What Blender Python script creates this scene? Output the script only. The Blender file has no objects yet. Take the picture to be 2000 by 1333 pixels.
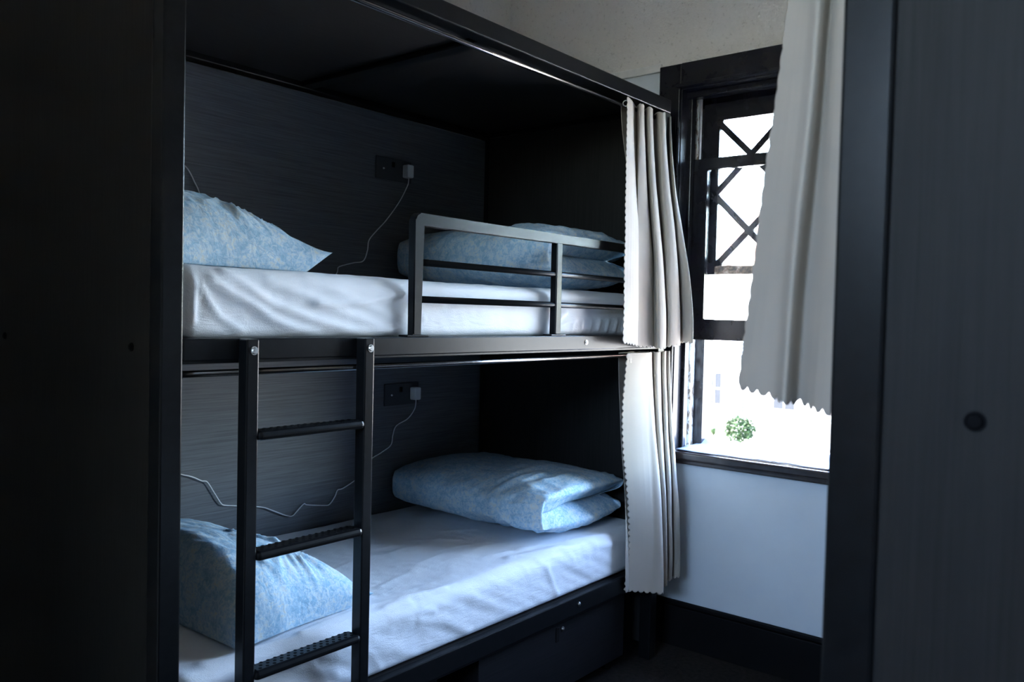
import bpy, bmesh, math, random
from mathutils import Vector, Matrix, noise

random.seed(7)
S = bpy.context.scene
COL = S.collection

# ------------------------------------------------------------------ camera
CAM_H = 1.345
YAW, PIT, ROLL = math.radians(39.336), math.radians(-1.799), math.radians(1.355)
F_PX = 1627.6
_f = Vector((math.cos(YAW) * math.cos(PIT), math.sin(YAW) * math.cos(PIT), math.sin(PIT)))
_r = Vector((math.sin(YAW), -math.cos(YAW), 0))
_u = _r.cross(_f)
_r2 = math.cos(ROLL) * _r + math.sin(ROLL) * _u
_u2 = -math.sin(ROLL) * _r + math.cos(ROLL) * _u
cam_d = bpy.data.cameras.new('camera')
cam_d.sensor_width = 36
cam_d.lens = F_PX / 2000 * 36
cam_d.clip_start = 0.02
cam_d.clip_end = 500
cam_d.dof.use_dof = True
cam_d.dof.focus_distance = 2.5
cam_d.dof.aperture_fstop = 5.6
cam = bpy.data.objects.new('camera', cam_d)
M = Matrix((( _r2.x, _u2.x, -_f.x, 0), (_r2.y, _u2.y, -_f.y, 0), (_r2.z, _u2.z, -_f.z, CAM_H), (0, 0, 0, 1)))
cam.matrix_world = M
COL.objects.link(cam)
S.camera = cam

# ------------------------------------------------------------------ sky and sun
SUN_DIR = Vector((-0.12, 0.62, 0.77)).normalized()      # towards the sun: high, over the left side of the building
W = bpy.data.worlds.new('sky')
S.world = W
W.use_nodes = True
nt = W.node_tree
bg = nt.nodes['Background']
sky = nt.nodes.new('ShaderNodeTexSky')
sky.sky_type = 'NISHITA'
sky.sun_disc = False
sky.sun_elevation = math.asin(SUN_DIR.z)
sky.sun_rotation = math.atan2(SUN_DIR.x, SUN_DIR.y)
sky.air_density = 1.0
sky.dust_density = 2.2
sky.ozone_density = 1.0
nt.links.new(sky.outputs[0], bg.inputs[0])
bg.inputs[1].default_value = 1.35
sun_d = bpy.data.lights.new('sun', 'SUN')
sun_d.energy = 7.0
sun_d.angle = 0.0093
sun_d.color = (1.0, 0.95, 0.86)
sun = bpy.data.objects.new('sun', sun_d)
sun.rotation_euler = SUN_DIR.to_track_quat('Z', 'Y').to_euler()
sun.location = (-10, 8, 14)
COL.objects.link(sun)
# sampling portals in the two window openings: they emit nothing, they only guide the sky light
for nm, loc, rot, sx, sy in (('portal_front', (3.30, 0.965, 1.53), (0, math.radians(90), 0), 1.46, 1.36),
                             ('portal_back', (-3.28, 0.25, 2.40), (0, math.radians(-90), 0), 0.9, 1.5)):
    pl = bpy.data.lights.new(nm, 'AREA')
    pl.shape = 'RECTANGLE'
    pl.size, pl.size_y = sx, sy
    pl.cycles.is_portal = True
    pl.energy = 0.0
    po = bpy.data.objects.new(nm, pl)
    po.location = loc
    po.rotation_euler = rot
    COL.objects.link(po)

vs = S.view_settings
vs.view_transform = 'Standard'
vs.look = 'None'
vs.gamma = 1.0
vs.use_curve_mapping = False
vs.exposure = 3.2
S.cycles.use_denoising = True
S.cycles.max_bounces = 10
S.cycles.diffuse_bounces = 7
S.cycles.transparent_max_bounces = 16

# ------------------------------------------------------------------ materials
def new_mat(name):
    m = bpy.data.materials.new(name)
    m.use_nodes = True
    t = m.node_tree
    return m, t, t.nodes['Principled BSDF']

def coords(t, scale, kind='Object'):
    tc = t.nodes.new('ShaderNodeTexCoord')
    mp = t.nodes.new('ShaderNodeMapping')
    mp.inputs['Scale'].default_value = scale
    t.links.new(tc.outputs[kind], mp.inputs['Vector'])
    return mp.outputs[0]

def ramp(t, fac, stops):
    r = t.nodes.new('ShaderNodeValToRGB')
    el = r.color_ramp.elements
    while len(el) < len(stops):
        el.new(0.5)
    for e, (p, c) in zip(el, stops):
        e.position = p
        e.color = (*c, 1)
    t.links.new(fac, r.inputs[0])
    return r.outputs[0]

def tex_noise(t, vec, scale, detail=4, rough=0.55, dist=0.0):
    n = t.nodes.new('ShaderNodeTexNoise')
    n.inputs['Scale'].default_value = scale
    n.inputs['Detail'].default_value = detail
    n.inputs['Roughness'].default_value = rough
    n.inputs['Distortion'].default_value = dist
    t.links.new(vec, n.inputs['Vector'])
    return n.outputs['Fac']

def add_bump(t, b, h, strength, dist):
    bp = t.nodes.new('ShaderNodeBump')
    bp.inputs['Strength'].default_value = strength
    bp.inputs['Distance'].default_value = dist
    t.links.new(h, bp.inputs['Height'])
    t.links.new(bp.outputs[0], b.inputs['Normal'])

def plain(name, col, rough=0.5, metal=0.0, var=0.0, vscale=20, bump=0.0, bscale=200, bdist=0.001, spec=0.5):
    m, t, b = new_mat(name)
    b.inputs['Base Color'].default_value = (*col, 1)
    b.inputs['Roughness'].default_value = rough
    b.inputs['Metallic'].default_value = metal
    b.inputs['Specular IOR Level'].default_value = spec
    v = coords(t, (1, 1, 1))
    n = tex_noise(t, v, vscale)
    k = 1 - var
    t.links.new(ramp(t, n, [(0.3, tuple(c * k for c in col)), (0.7, tuple(min(1, c * (1 + var)) for c in col))]), b.inputs['Base Color'])
    if bump:
        add_bump(t, b, tex_noise(t, v, bscale, 2), bump, bdist)
    return m

def wood(name, lo, hi, stretch, rough=0.45, spec=0.4):
    m, t, b = new_mat(name)
    v = coords(t, stretch)
    n1 = tex_noise(t, v, 4.0, 8, 0.65, 0.15)
    col = ramp(t, n1, [(0.32, lo), (0.5, tuple((a + c) / 2 for a, c in zip(lo, hi))), (0.68, hi)])
    t.links.new(col, b.inputs['Base Color'])
    b.inputs['Roughness'].default_value = rough
    b.inputs['Specular IOR Level'].default_value = spec
    add_bump(t, b, n1, 0.12, 0.0006)
    return m

MAT = {}
MAT['metal'] = plain('black_powder_coat', (0.006, 0.0065, 0.0075), 0.28, 0.0, 0.2, 60, 0.15, 900, 0.0003, 0.18)
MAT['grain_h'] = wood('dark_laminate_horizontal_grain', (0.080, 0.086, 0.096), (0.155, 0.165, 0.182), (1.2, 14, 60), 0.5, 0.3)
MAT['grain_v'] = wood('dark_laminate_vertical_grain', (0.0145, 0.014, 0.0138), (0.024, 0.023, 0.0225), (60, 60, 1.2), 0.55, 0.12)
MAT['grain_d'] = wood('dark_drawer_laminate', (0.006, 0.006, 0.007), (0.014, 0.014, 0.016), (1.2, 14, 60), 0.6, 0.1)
MAT['roof'] = wood('dark_canopy_board', (0.012, 0.011, 0.011), (0.028, 0.026, 0.025), (1.2, 60, 14))
MAT['chrome'] = plain('zinc_bolt', (0.55, 0.55, 0.55), 0.3, 1.0, 0.05)
MAT['rodm'] = plain('dark_steel_rod', (0.20, 0.19, 0.19), 0.22, 1.0, 0.05)
MAT['white_plastic'] = plain('white_plastic', (0.72, 0.73, 0.74), 0.4, 0, 0.02)
MAT['socket'] = plain('charcoal_socket_plastic', (0.060, 0.063, 0.070), 0.45, 0, 0.05, spec=0.2)
MAT['tread'] = plain('matte_black_tread', (0.004, 0.004, 0.005), 0.8, 0, 0.1, spec=0.1)
MAT['black_plastic'] = plain('black_plastic', (0.008, 0.008, 0.009), 0.25, 0, 0.05)
MAT['frame_paint'] = plain('black_gloss_paint', (0.010, 0.010, 0.014), 0.26, 0, 0.1, 12, 0.06, 30, 0.002, 0.4)
MAT['sill_paint'] = plain('brown_black_gloss_paint', (0.030, 0.022, 0.020), 0.22, 0, 0.3, 20, 0.2, 40, 0.001)
MAT['white_paint'] = plain('old_white_paint', (0.72, 0.73, 0.72), 0.5, 0, 0.08, 30, 0.3, 60, 0.002)
MAT['skirting'] = plain('skirting_black_paint', (0.004, 0.004, 0.0045), 0.5, 0, 0.2, 25, spec=0.15)
MAT['carpet'] = plain('dark_carpet', (0.022, 0.019, 0.018), 0.95, 0, 0.35, 60, 0.8, 350, 0.004, 0.1)
MAT['ceil'] = plain('white_ceiling', (0.85, 0.81, 0.74), 0.9, 0, 0.02)
MAT['wall_low'] = plain('pale_blue_white_wall_paint', (0.58, 0.645, 0.70), 0.7, 0, 0.02, 6, 0.12, 60, 0.001, 0.3)
MAT['wall_plain'] = plain('white_wall_paint', (0.74, 0.69, 0.61), 0.8, 0, 0.02, 6)
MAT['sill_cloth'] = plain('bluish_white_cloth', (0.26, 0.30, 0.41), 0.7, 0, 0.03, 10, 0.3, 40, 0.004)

def peel():
    m, t, b = new_mat('peeling_paint')
    v = coords(t, (1, 1, 0.5))
    n = tex_noise(t, v, 45, 6, 0.7, 0.6)
    t.links.new(ramp(t, n, [(0.42, (0.13, 0.09, 0.06)), (0.47, (0.42, 0.36, 0.30)), (0.52, (0.66, 0.68, 0.66))]), b.inputs['Base Color'])
    b.inputs['Roughness'].default_value = 0.7
    add_bump(t, b, n, 0.6, 0.004)
    return m
MAT['peel'] = peel()

def weathered():
    m, t, b = new_mat('weathered_wood')
    v = coords(t, (1, 1, 1))
    n = tex_noise(t, v, 30, 6, 0.7, 0.4)
    t.links.new(ramp(t, n, [(0.4, (0.02, 0.016, 0.014)), (0.55, (0.10, 0.065, 0.045)), (0.68, (0.30, 0.26, 0.22))]), b.inputs['Base Color'])
    b.inputs['Roughness'].default_value = 0.8
    add_bump(t, b, n, 0.6, 0.004)
    return m
MAT['weathered'] = weathered()

def wallpaper():
    m, t, b = new_mat('textured_wallpaper')
    v = coords(t, (1, 1, 1))
    n = tex_noise(t, v, 130, 3, 0.6)
    n2 = tex_noise(t, v, 75, 2, 0.5)
    t.links.new(ramp(t, n2, [(0.26, (0.55, 0.54, 0.51)), (0.36, (0.71, 0.70, 0.67)), (0.75, (0.74, 0.73, 0.70))]), b.inputs['Base Color'])
    b.inputs['Roughness'].default_value = 0.85
    add_bump(t, b, n, 0.7, 0.004)
    return m
MAT['paper'] = wallpaper()

def cloth(name, col, trans, fine=500, wr=0.0):
    m, t, b = new_mat(name)
    v = coords(t, (1, 1, 1))
    n = tex_noise(t, v, 9, 4)
    c = ramp(t, n, [(0.3, tuple(x * 0.95 for x in col)), (0.7, col)])
    t.links.new(c, b.inputs['Base Color'])
    b.inputs['Roughness'].default_value = 0.85
    b.inputs['Specular IOR Level'].default_value = 0.15
    h = tex_noise(t, v, fine, 2)
    if wr:
        v2 = coords(t, (7, 20, 20))
        w = tex_noise(t, v2, 2.2, 5, 0.6, 0.8)
        mx = t.nodes.new('ShaderNodeMath')
        mx.operation = 'MULTIPLY_ADD'
        mx.inputs[1].default_value = wr
        t.links.new(w, mx.inputs[0])
        t.links.new(h, mx.inputs[2])
        h = mx.outputs[0]
        add_bump(t, b, h, 0.35, 0.002)
    else:
        add_bump(t, b, h, 0.15, 0.0008)
    if trans:
        tr = t.nodes.new('ShaderNodeBsdfTranslucent')
        t.links.new(c, tr.inputs[0])
        mix = t.nodes.new('ShaderNodeMixShader')
        mix.inputs[0].default_value = trans
        out = t.nodes['Material Output']
        t.links.new(b.outputs[0], mix.inputs[1])
        t.links.new(tr.outputs[0], mix.inputs[2])
        t.links.new(mix.outputs[0], out.inputs[0])
    return m
MAT['curtain'] = cloth('beige_curtain_fabric', (0.50, 0.455, 0.40), 0.18)
MAT['sheet'] = cloth('white_cotton_sheet', (0.775, 0.805, 0.85), 0.0, 450, 3.0)

def pillow_mat():
    m, t, b = new_mat('blue_floral_pillowcase')
    v = coords(t, (1, 1, 1))
    n = tex_noise(t, v, 75, 4, 0.6, 1.2)
    n2 = tex_noise(t, v, 24, 3, 0.6, 0.8)
    mx = t.nodes.new('ShaderNodeMath')
    mx.operation = 'MULTIPLY_ADD'
    mx.inputs[1].default_value = 0.55
    t.links.new(n2, mx.inputs[0])
    t.links.new(n, mx.inputs[2])
    c = ramp(t, mx.outputs[0], [(0.58, (0.27, 0.46, 0.62)), (0.74, (0.39, 0.56, 0.70)), (0.86, (0.57, 0.68, 0.75)), (1.0, (0.63, 0.66, 0.64))])
    t.links.new(c, b.inputs['Base Color'])
    b.inputs['Roughness'].default_value = 0.8
    b.inputs['Specular IOR Level'].default_value = 0.2
    v2 = coords(t, (16, 5, 12))
    add_bump(t, b, tex_noise(t, v2, 2.5, 5, 0.6, 0.8), 0.4, 0.006)
    return m
MAT['pillow'] = pillow_mat()

def glass():
    m = bpy.data.materials.new('window_glass')
    m.use_nodes = True
    t = m.node_tree
    t.nodes.remove(t.nodes['Principled BSDF'])
    out = t.nodes['Material Output']
    tr = t.nodes.new('ShaderNodeBsdfTransparent')
    tr.inputs[0].default_value = (0.95, 0.96, 0.96, 1)
    gl = t.nodes.new('ShaderNodeBsdfGlossy')
    gl.inputs['Roughness'].default_value = 0.03
    fr = t.nodes.new('ShaderNodeFresnel')
    fr.inputs[0].default_value = 1.45
    mix = t.nodes.new('ShaderNodeMixShader')
    t.links.new(fr.outputs[0], mix.inputs[0])
    t.links.new(tr.outputs[0], mix.inputs[1])
    t.links.new(gl.outputs[0], mix.inputs[2])
    t.links.new(mix.outputs[0], out.inputs[0])
    return m
MAT['glass'] = glass()
MAT['facade'] = plain('white_render', (0.78, 0.75, 0.69), 0.9, 0, 0.05, 3)
MAT['facade2'] = plain('cream_render', (0.70, 0.64, 0.54), 0.9, 0, 0.05, 3)
MAT['rooftile'] = plain('terracotta_roof', (0.36, 0.20, 0.14), 0.9, 0, 0.2, 8)
MAT['dark_pane'] = plain('dark_window_pane', (0.012, 0.013, 0.015), 0.5, 0, 0.1, spec=0.1)
MAT['blind'] = plain('blue_grey_shutter', (0.022, 0.030, 0.048), 0.6, 0, 0.1, spec=0.1)
MAT['ground'] = plain('pale_paving', (0.36, 0.335, 0.29), 0.95, 0, 0.1, 2)
MAT['leaf'] = plain('shrub_leaf', (0.014, 0.026, 0.009), 0.7, 0, 0.4, 6, spec=0.1)
MAT['pot'] = plain('terracotta_pot', (0.30, 0.11, 0.07), 0.8, 0, 0.1)

# ------------------------------------------------------------------ helpers
def tag(o, label, cat, group=None, kind=None):
    o['label'] = label
    o['category'] = cat
    if group:
        o['group'] = group
    if kind:
        o['kind'] = kind
    return o

def empty(name, loc):
    o = bpy.data.objects.new(name, None)
    o.location = loc
    o.empty_display_size = 0.1
    COL.objects.link(o)
    return o

def wloc(o):
    v = Vector((0, 0, 0))
    while o:
        v += o.location
        o = o.parent
    return v

def link(name, bm, mats, parent=None, smooth=False, origin=None):
    """world-space bmesh -> one mesh object (under parent, or with its origin at its base)"""
    if parent is not None:
        off = wloc(parent)
        loc = Vector((0, 0, 0))
    else:
        if origin is None:
            lo = Vector((min(v.co.x for v in bm.verts), min(v.co.y for v in bm.verts), min(v.co.z for v in bm.verts)))
            hi = Vector((max(v.co.x for v in bm.verts), max(v.co.y for v in bm.verts), 0))
            origin = Vector(((lo.x + hi.x) / 2, (lo.y + hi.y) / 2, lo.z))
        off = Vector(origin)
        loc = off
    for v in bm.verts:
        v.co -= off
    bmesh.ops.recalc_face_normals(bm, faces=bm.faces[:])
    me = bpy.data.meshes.new(name)
    bm.to_mesh(me)
    bm.free()
    if not isinstance(mats, (list, tuple)):
        mats = [mats]
    for m in mats:
        me.materials.append(MAT[m])
    if smooth:
        for p in me.polygons:
            p.use_smooth = True
    o = bpy.data.objects.new(name, me)
    o.location = loc
    if parent is not None:
        o.parent = parent
    COL.objects.link(o)
    return o

def box(bm, x0, x1, y0, y1, z0, z1, bev=0.0, seg=2, mi=0):
    t = bmesh.new()
    bmesh.ops.create_cube(t, size=1)
    for v in t.verts:
        v.co = Vector(((x0 + x1) / 2 + v.co.x * abs(x1 - x0), (y0 + y1) / 2 + v.co.y * abs(y1 - y0), (z0 + z1) / 2 + v.co.z * abs(z1 - z0)))
    if bev:
        bmesh.ops.bevel(t, geom=t.edges[:], offset=bev, segments=seg, affect='EDGES', profile=0.5)
    for f in t.faces:
        f.material_index = mi
    merge(bm, t)

def merge(bm, t):
    me = bpy.data.meshes.new('tmp')
    t.to_mesh(me)
    t.free()
    bm.from_mesh(me)
    bpy.data.meshes.remove(me)

def nb():
    return bmesh.new()

def boxpart(name, dims, m, parent, bev=0.002, tf=None):
    bm = nb()
    box(bm, *dims, bev)
    if tf:
        for v in bm.verts:
            v.co = tf(v.co)
    return link(name, bm, m, parent)

def cyl(bm, a, b, r, n=16, r2=None, caps=True):
    a, b = Vector(a), Vector(b)
    d = (b - a).normalized()
    up = Vector((0, 0, 1)) if abs(d.z) < 0.9 else Vector((1, 0, 0))
    s = d.cross(up).normalized()
    w = s.cross(d)
    r2 = r if r2 is None else r2
    A = [bm.verts.new(a + (s * math.cos(2 * math.pi * i / n) + w * math.sin(2 * math.pi * i / n)) * r) for i in range(n)]
    B = [bm.verts.new(b + (s * math.cos(2 * math.pi * i / n) + w * math.sin(2 * math.pi * i / n)) * r2) for i in range(n)]
    for i in range(n):
        bm.faces.new((A[i], A[(i + 1) % n], B[(i + 1) % n], B[i]))
    if caps:
        bm.faces.new(A)
        bm.faces.new(B)

def catmull(P, n):
    """resample a control polyline to n points, roughly even in arc length"""
    P = [Vector(p) for p in P]
    dense = []
    for i in range(len(P) - 1):
        p0, p1, p2, p3 = P[max(i - 1, 0)], P[i], P[i + 1], P[min(i + 2, len(P) - 1)]
        for k in range(16):
            t = k / 16
            dense.append(0.5 * ((2 * p1) + (p2 - p0) * t + (2 * p0 - 5 * p1 + 4 * p2 - p3) * t * t + (3 * p1 - p0 - 3 * p2 + p3) * t ** 3))
    dense.append(P[-1])
    if n is None:
        return dense
    L = [0]
    for a, b in zip(dense, dense[1:]):
        L.append(L[-1] + (b - a).length)
    out, j = [], 0
    for i in range(n):
        d = L[-1] * i / (n - 1)
        while j < len(L) - 2 and L[j + 1] < d:
            j += 1
        q = (d - L[j]) / max(1e-9, L[j + 1] - L[j])
        out.append(dense[j].lerp(dense[j + 1], min(1, q)))
    return out

def tube(bm, pts, r, n=8):
    pts = [Vector(p) for p in pts]
    rings = []
    for i, p in enumerate(pts):
        d = (pts[min(i + 1, len(pts) - 1)] - pts[max(i - 1, 0)]).normalized()
        up = Vector((0, 1, 0)) if abs(d.y) < 0.9 else Vector((0, 0, 1))
        s = d.cross(up).normalized()
        w = s.cross(d)
        rings.append([bm.verts.new(p + (s * math.cos(2 * math.pi * k / n) + w * math.sin(2 * math.pi * k / n)) * r) for k in range(n)])
    for A, B in zip(rings, rings[1:]):
        for k in range(n):
            bm.faces.new((A[k], A[(k + 1) % n], B[(k + 1) % n], B[k]))
    bm.faces.new(rings[0])
    bm.faces.new(rings[-1])

def grid_faces(bm, G, wrap=False):
    for i in range(len(G) - 1):
        n = len(G[i])
        for j in range(n if wrap else n - 1):
            vs4 = (G[i][j], G[i][(j + 1) % n], G[i + 1][(j + 1) % n], G[i + 1][j])
            if len(set(vs4)) > 2:
                bm.faces.new([v for k, v in enumerate(vs4) if v not in vs4[:k]])

def sstep(a, b, x):
    t = max(0, min(1, (x - a) / (b - a)))
    return t * t * (3 - 2 * t)

# ------------------------------------------------------------------ the room
RX0, RX1, RY0, RY1, RZ = -3.0, 3.08, -2.0, 2.58, 2.95
WY0, WY1, WZ0, WZ1 = 0.28, 1.65, 0.80, 2.28            # opening of the front window
bm = nb(); box(bm, RX0 - .3, RX1 + .25, RY0 - .3, RY1 + .3, -0.15, 0)
tag(link('floor', bm, 'carpet'), 'dark brown carpeted floor between the two bunk beds', 'floor', kind='structure')
bm = nb(); box(bm, RX0 - .3, RX1 + .25, RY0 - .3, RY1 + .3, RZ, RZ + .2)
tag(link('ceiling', bm, 'ceil'), 'white ceiling above the bunk beds', 'ceiling', kind='structure')
bm = nb(); box(bm, RX0 - .3, RX1 + .25, RY1, RY1 + .3, 0, RZ)
tag(link('wall_left', bm, 'paper'), 'textured off-white wall behind the made-up bunk bed', 'wall', kind='structure')
VY0, VY1, VZ0, VZ1 = -0.5, 1.0, 1.95, 2.85              # opening of the added fill-light window behind the camera
bm = nb()
box(bm, RX0 - .3, RX0, RY0, VY0, 0, RZ); box(bm, RX0 - .3, RX0, VY1, RY1, 0, RZ)
box(bm, RX0 - .3, RX0, VY0, VY1, 0, VZ0); box(bm, RX0 - .3, RX0, VY0, VY1, VZ1, RZ)
tag(link('wall_back', bm, 'wall_plain'), 'plain white wall behind the camera', 'wall', kind='structure')
bm = nb(); box(bm, RX0 - .3, RX1 + .25, RY0 - .3, RY0, 0, RZ)
tag(link('wall_right', bm, 'wall_plain'), 'white wall behind the bunk on the right', 'wall', kind='structure')
bm = nb(); box(bm, RX0, .43, 1.45, RY1, 0, RZ)  # added out of view to keep light off the left bunk's near end panel
tag(link('wall_shade', bm, 'wall_plain'), 'unseen projecting wall added to shade the near end of the made-up bunk', 'wall', kind='structure')
# window wall: paint below the picture rail, textured paper above
PR = 2.366
bm = nb()
XW = RX1 + .25
box(bm, RX1, XW, WY1, RY1, 0, PR); box(bm, RX1, XW, RY0, WY0, 0, PR)
box(bm, RX1, XW, WY0, WY1, 0, WZ0); box(bm, RX1, XW, WY0, WY1, WZ1, PR)
box(bm, RX1, XW, RY0, RY1, PR, RZ, mi=1)
tag(link('wall_front', bm, ['wall_low', 'paper']), 'window wall, pale paint below and speckled textured paper above', 'wall', kind='structure')
bm = nb(); box(bm, RX1 - .014, RX1, 1.75, RY1, PR, 2.399, .003)
tag(link('trim_1', bm, 'white_paint'), 'flat white picture rail running into the black window casing', 'picture rail', kind='structure')
bm = nb()
box(bm, RX1 - .022, RX1, -0.2, RY1, 0, .165, .002); box(bm, RX1 - .014, RX1, -0.2, RY1, .165, .187, .006)
tag(link('baseboard_front', bm, 'skirting'), 'tall black skirting board under the window', 'skirting board', kind='structure')

# ------------------------------------------------------------------ front window
win = tag(empty('window_1', (3.2, (WY0 + WY1) / 2, WZ0)), 'black-painted sash window with diamond lattice and raised lower sash', 'window', kind='structure')
CX = RX1 - .025
boxpart('casing_board', (CX, RX1, WY1, WY1 + .10, WZ0 - .04, 2.38), 'frame_paint', win, .004)
boxpart('casing_board', (CX, RX1, WY0 - .10, WY0, WZ0 - .04, 2.38), 'frame_paint', win, .004)
boxpart('casing_board', (CX - .003, RX1, WY0 - .0, WY1 + .0, WZ1, 2.38), 'frame_paint', win, .004)
# inner bead proud on the casing edge
for y0, y1 in ((WY1 - .002, WY1 + .016), (WY0 - .016, WY0 + .002)):
    boxpart('casing_bead', (CX - .012, CX + .01, y0, y1, WZ0, WZ1), 'frame_paint', win, .005)
boxpart('casing_bead', (CX - .012, CX + .01, WY0 - .016, WY1 + .016, WZ1 - .002, WZ1 + .016), 'frame_paint', win, .005)
# jamb linings and tracks
def jamb(sgn, yf):
    def yy(d0, d1):
        a, b = yf - sgn * d0, yf - sgn * d1
        return (min(a, b), max(a, b))
    boxpart('jamb_lining', (CX + .002, 3.135, *yy(-.001, .006), WZ0, WZ1), 'frame_paint', win, .001)
    boxpart('stop_bead', (3.118, 3.146, *yy(.0, .022), WZ0, WZ1), 'frame_paint', win, .004)
    boxpart('sash_channel', (3.146, 3.186, *yy(-.001, .004), WZ0, 1.27), 'white_paint', win, 0)
    boxpart('sash_channel', (3.146, 3.186, *yy(-.001, .004), 1.27, WZ1), 'frame_paint', win, 0)
    boxpart('parting_bead', (3.186, 3.199, *yy(.0, .016), WZ0, WZ1), 'peel', win, .002)
    boxpart('sash_channel', (3.199, 3.242, *yy(-.001, .004), WZ0, 1.53), 'peel', win, 0)
    boxpart('sash_channel', (3.199, 3.242, *yy(-.001, .004), 1.53, WZ1), 'white_paint', win, 0)
    boxpart('outer_lining', (3.242, 3.33, *yy(-.001, .045), WZ0, WZ1), 'frame_paint', win, .003)
jamb(1, WY1)
jamb(-1, WY0)
boxpart('head_lining', (CX + .002, 3.33, WY0, WY1, WZ1 - .008, WZ1 + .001), 'frame_paint', win, .001)
boxpart('head_stop_bead', (3.100, 3.146, WY0, WY1, WZ1 - .034, WZ1 - .008), 'frame_paint', win, .005)
boxpart('head_outer_lining', (3.242, 3.33, WY0, WY1, WZ1 - .05, WZ1 - .008), 'frame_paint', win, .003)

def sash_frame(name, x0, x1, y0, y1, z0, z1, st, top, bot, m, botm=None):
    """stiles and rails as one joined frame (an open-bottomed one where the bottom rail is a piece of its own)"""
    bm = nb()
    if botm is None:
        out = [(y0, z0), (y1, z0), (y1, z1), (y0, z1)]
        inn = [(y0 + st, z0 + bot), (y1 - st, z0 + bot), (y1 - st, z1 - top), (y0 + st, z1 - top)]
        quads = [(0, 1), (1, 2), (2, 3), (3, 0)]
    else:
        out = [(y1, z0), (y1, z1), (y0, z1), (y0, z0)]
        inn = [(y1 - st, z0), (y1 - st, z1 - top), (y0 + st, z1 - top), (y0 + st, z0)]
        quads = [(0, 1), (1, 2), (2, 3)]
    V = {}
    for k, x in enumerate((x0, x1)):
        for i in range(4):
            V[k, 0, i] = bm.verts.new((x, *out[i]))
            V[k, 1, i] = bm.verts.new((x, *inn[i]))
    for i, j in quads:
        bm.faces.new((V[0, 0, i], V[0, 0, j], V[0, 1, j], V[0, 1, i]))
        bm.faces.new((V[1, 0, i], V[1, 0, j], V[1, 1, j], V[1, 1, i]))
        bm.faces.new((V[0, 0, i], V[0, 0, j], V[1, 0, j], V[1, 0, i]))
        bm.faces.new((V[0, 1, i], V[0, 1, j], V[1, 1, j], V[1, 1, i]))
    if botm is not None:
        for i in (0, 3):
            bm.faces.new((V[0, 0, i], V[0, 1, i], V[1, 1, i], V[1, 0, i]))
    bmesh.ops.recalc_face_normals(bm, faces=bm.faces[:])
    bmesh.ops.bevel(bm, geom=[e for e in bm.edges if len(e.link_faces) == 2 and e.calc_face_angle(0) > 1.0], offset=.004, segments=2, affect='EDGES')
    return link(name, bm, m, win)
# upper sash (outer track) with a diamond lattice
US = dict(x0=3.203, x1=3.238, y0=WY0 + .03, y1=WY1 - .03, z0=1.533, z1=2.238)
up = sash_frame('upper_sash', US['x0'], US['x1'], US['y0'], US['y1'], US['z0'], US['z1'], .072, .072, .034, 'frame_paint', 1)
bm = nb()
nseg = 60
ya, yb = US['y0'] + .069, US['y1'] - .069
rows = []
for i in range(nseg + 1):
    y = ya + (yb - ya) * i / nseg
    zt = US['z0'] + .034 + .006 * noise.noise((y * 22, 3, 0)) + .004 * noise.noise((y * 70, 9, 0))
    zb = US['z0'] + .003 * noise.noise((y * 30, 7, 0))
    rows.append([bm.verts.new((US['x0'] + .002, y, zb)), bm.verts.new((US['x0'] + .002, y, zt)), bm.verts.new((US['x1'] - .002, y, zt + .002)), bm.verts.new((US['x1'] - .002, y, zb))])
grid_faces(bm, rows, True)
bm.faces.new(rows[0]); bm.faces.new(rows[-1])
o = link('meeting_rail', bm, 'weathered', up)
o['label'] = 'weathered brown bottom rail with flaking paint'
gy0, gy1, gz0, gz1 = ya + .003, yb - .003, US['z0'] + .034, US['z1'] - .072
HP = .1535
N0 = (1.41, 2.015)
def clip(poly, a, b, c):        # keep a*y+b*z<=c
    out = []
    for i in range(len(poly)):
        p, q = poly[i], poly[(i + 1) % len(poly)]
        dp, dq = a * p[0] + b * p[1] - c, a * q[0] + b * q[1] - c
        if dp <= 0:
            out.append(p)
        if dp * dq < 0:
            t = dp / (dp - dq)
            out.append((p[0] + (q[0] - p[0]) * t, p[1] + (q[1] - p[1]) * t))
    return out
def prism(bm, poly, x0, x1):
    A = [bm.verts.new((x0, y, z)) for y, z in poly]
    B = [bm.verts.new((x1, y, z)) for y, z in poly]
    bm.faces.new(A); bm.faces.new(B)
    for i in range(len(poly)):
        j = (i + 1) % len(poly)
        bm.faces.new((A[i], A[j], B[j], B[i]))
rect = [(gy0, gz0), (gy1, gz0), (gy1, gz1), (gy0, gz1)]
s1, s2 = N0[0] + N0[1], N0[0] - N0[1]
hw = .0125 * math.sqrt(2)
for k in range(-8, 9):
    for a, b, s in ((1, 1, s1), (1, -1, s2)):
        c = s + k * 2 * HP
        p = clip(clip(rect, a, b, c + hw), -a, -b, -(c - hw))
        if len(p) > 2 and max(q[0] for q in p) - min(q[0] for q in p) > .03:
            bm = nb()
            dx = .0015 if b > 0 else 0
            prism(bm, p, US['x0'] + .006 + dx, US['x1'] - .008 + dx)
            link('glazing_bar', bm, 'frame_paint', up)
for i in range(-8, 9):
    for j in range(-8, 9):
        c1, c2 = s1 + i * 2 * HP, s2 + j * 2 * HP
        p = clip(clip(clip(clip(rect, 1, 1, c1 + 2 * HP - .004), -1, -1, -c1 - .004), 1, -1, c2 + 2 * HP - .004), -1, 1, -c2 - .004)
        if len(p) > 2:
            ar = abs(sum(p[q][0] * p[(q + 1) % len(p)][1] - p[(q + 1) % len(p)][0] * p[q][1] for q in range(len(p)))) / 2
            if ar > .0006:
                bm = nb()
                prism(bm, p, 3.219, 3.222)
                link('glass_pane', bm, 'glass', up)
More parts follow.
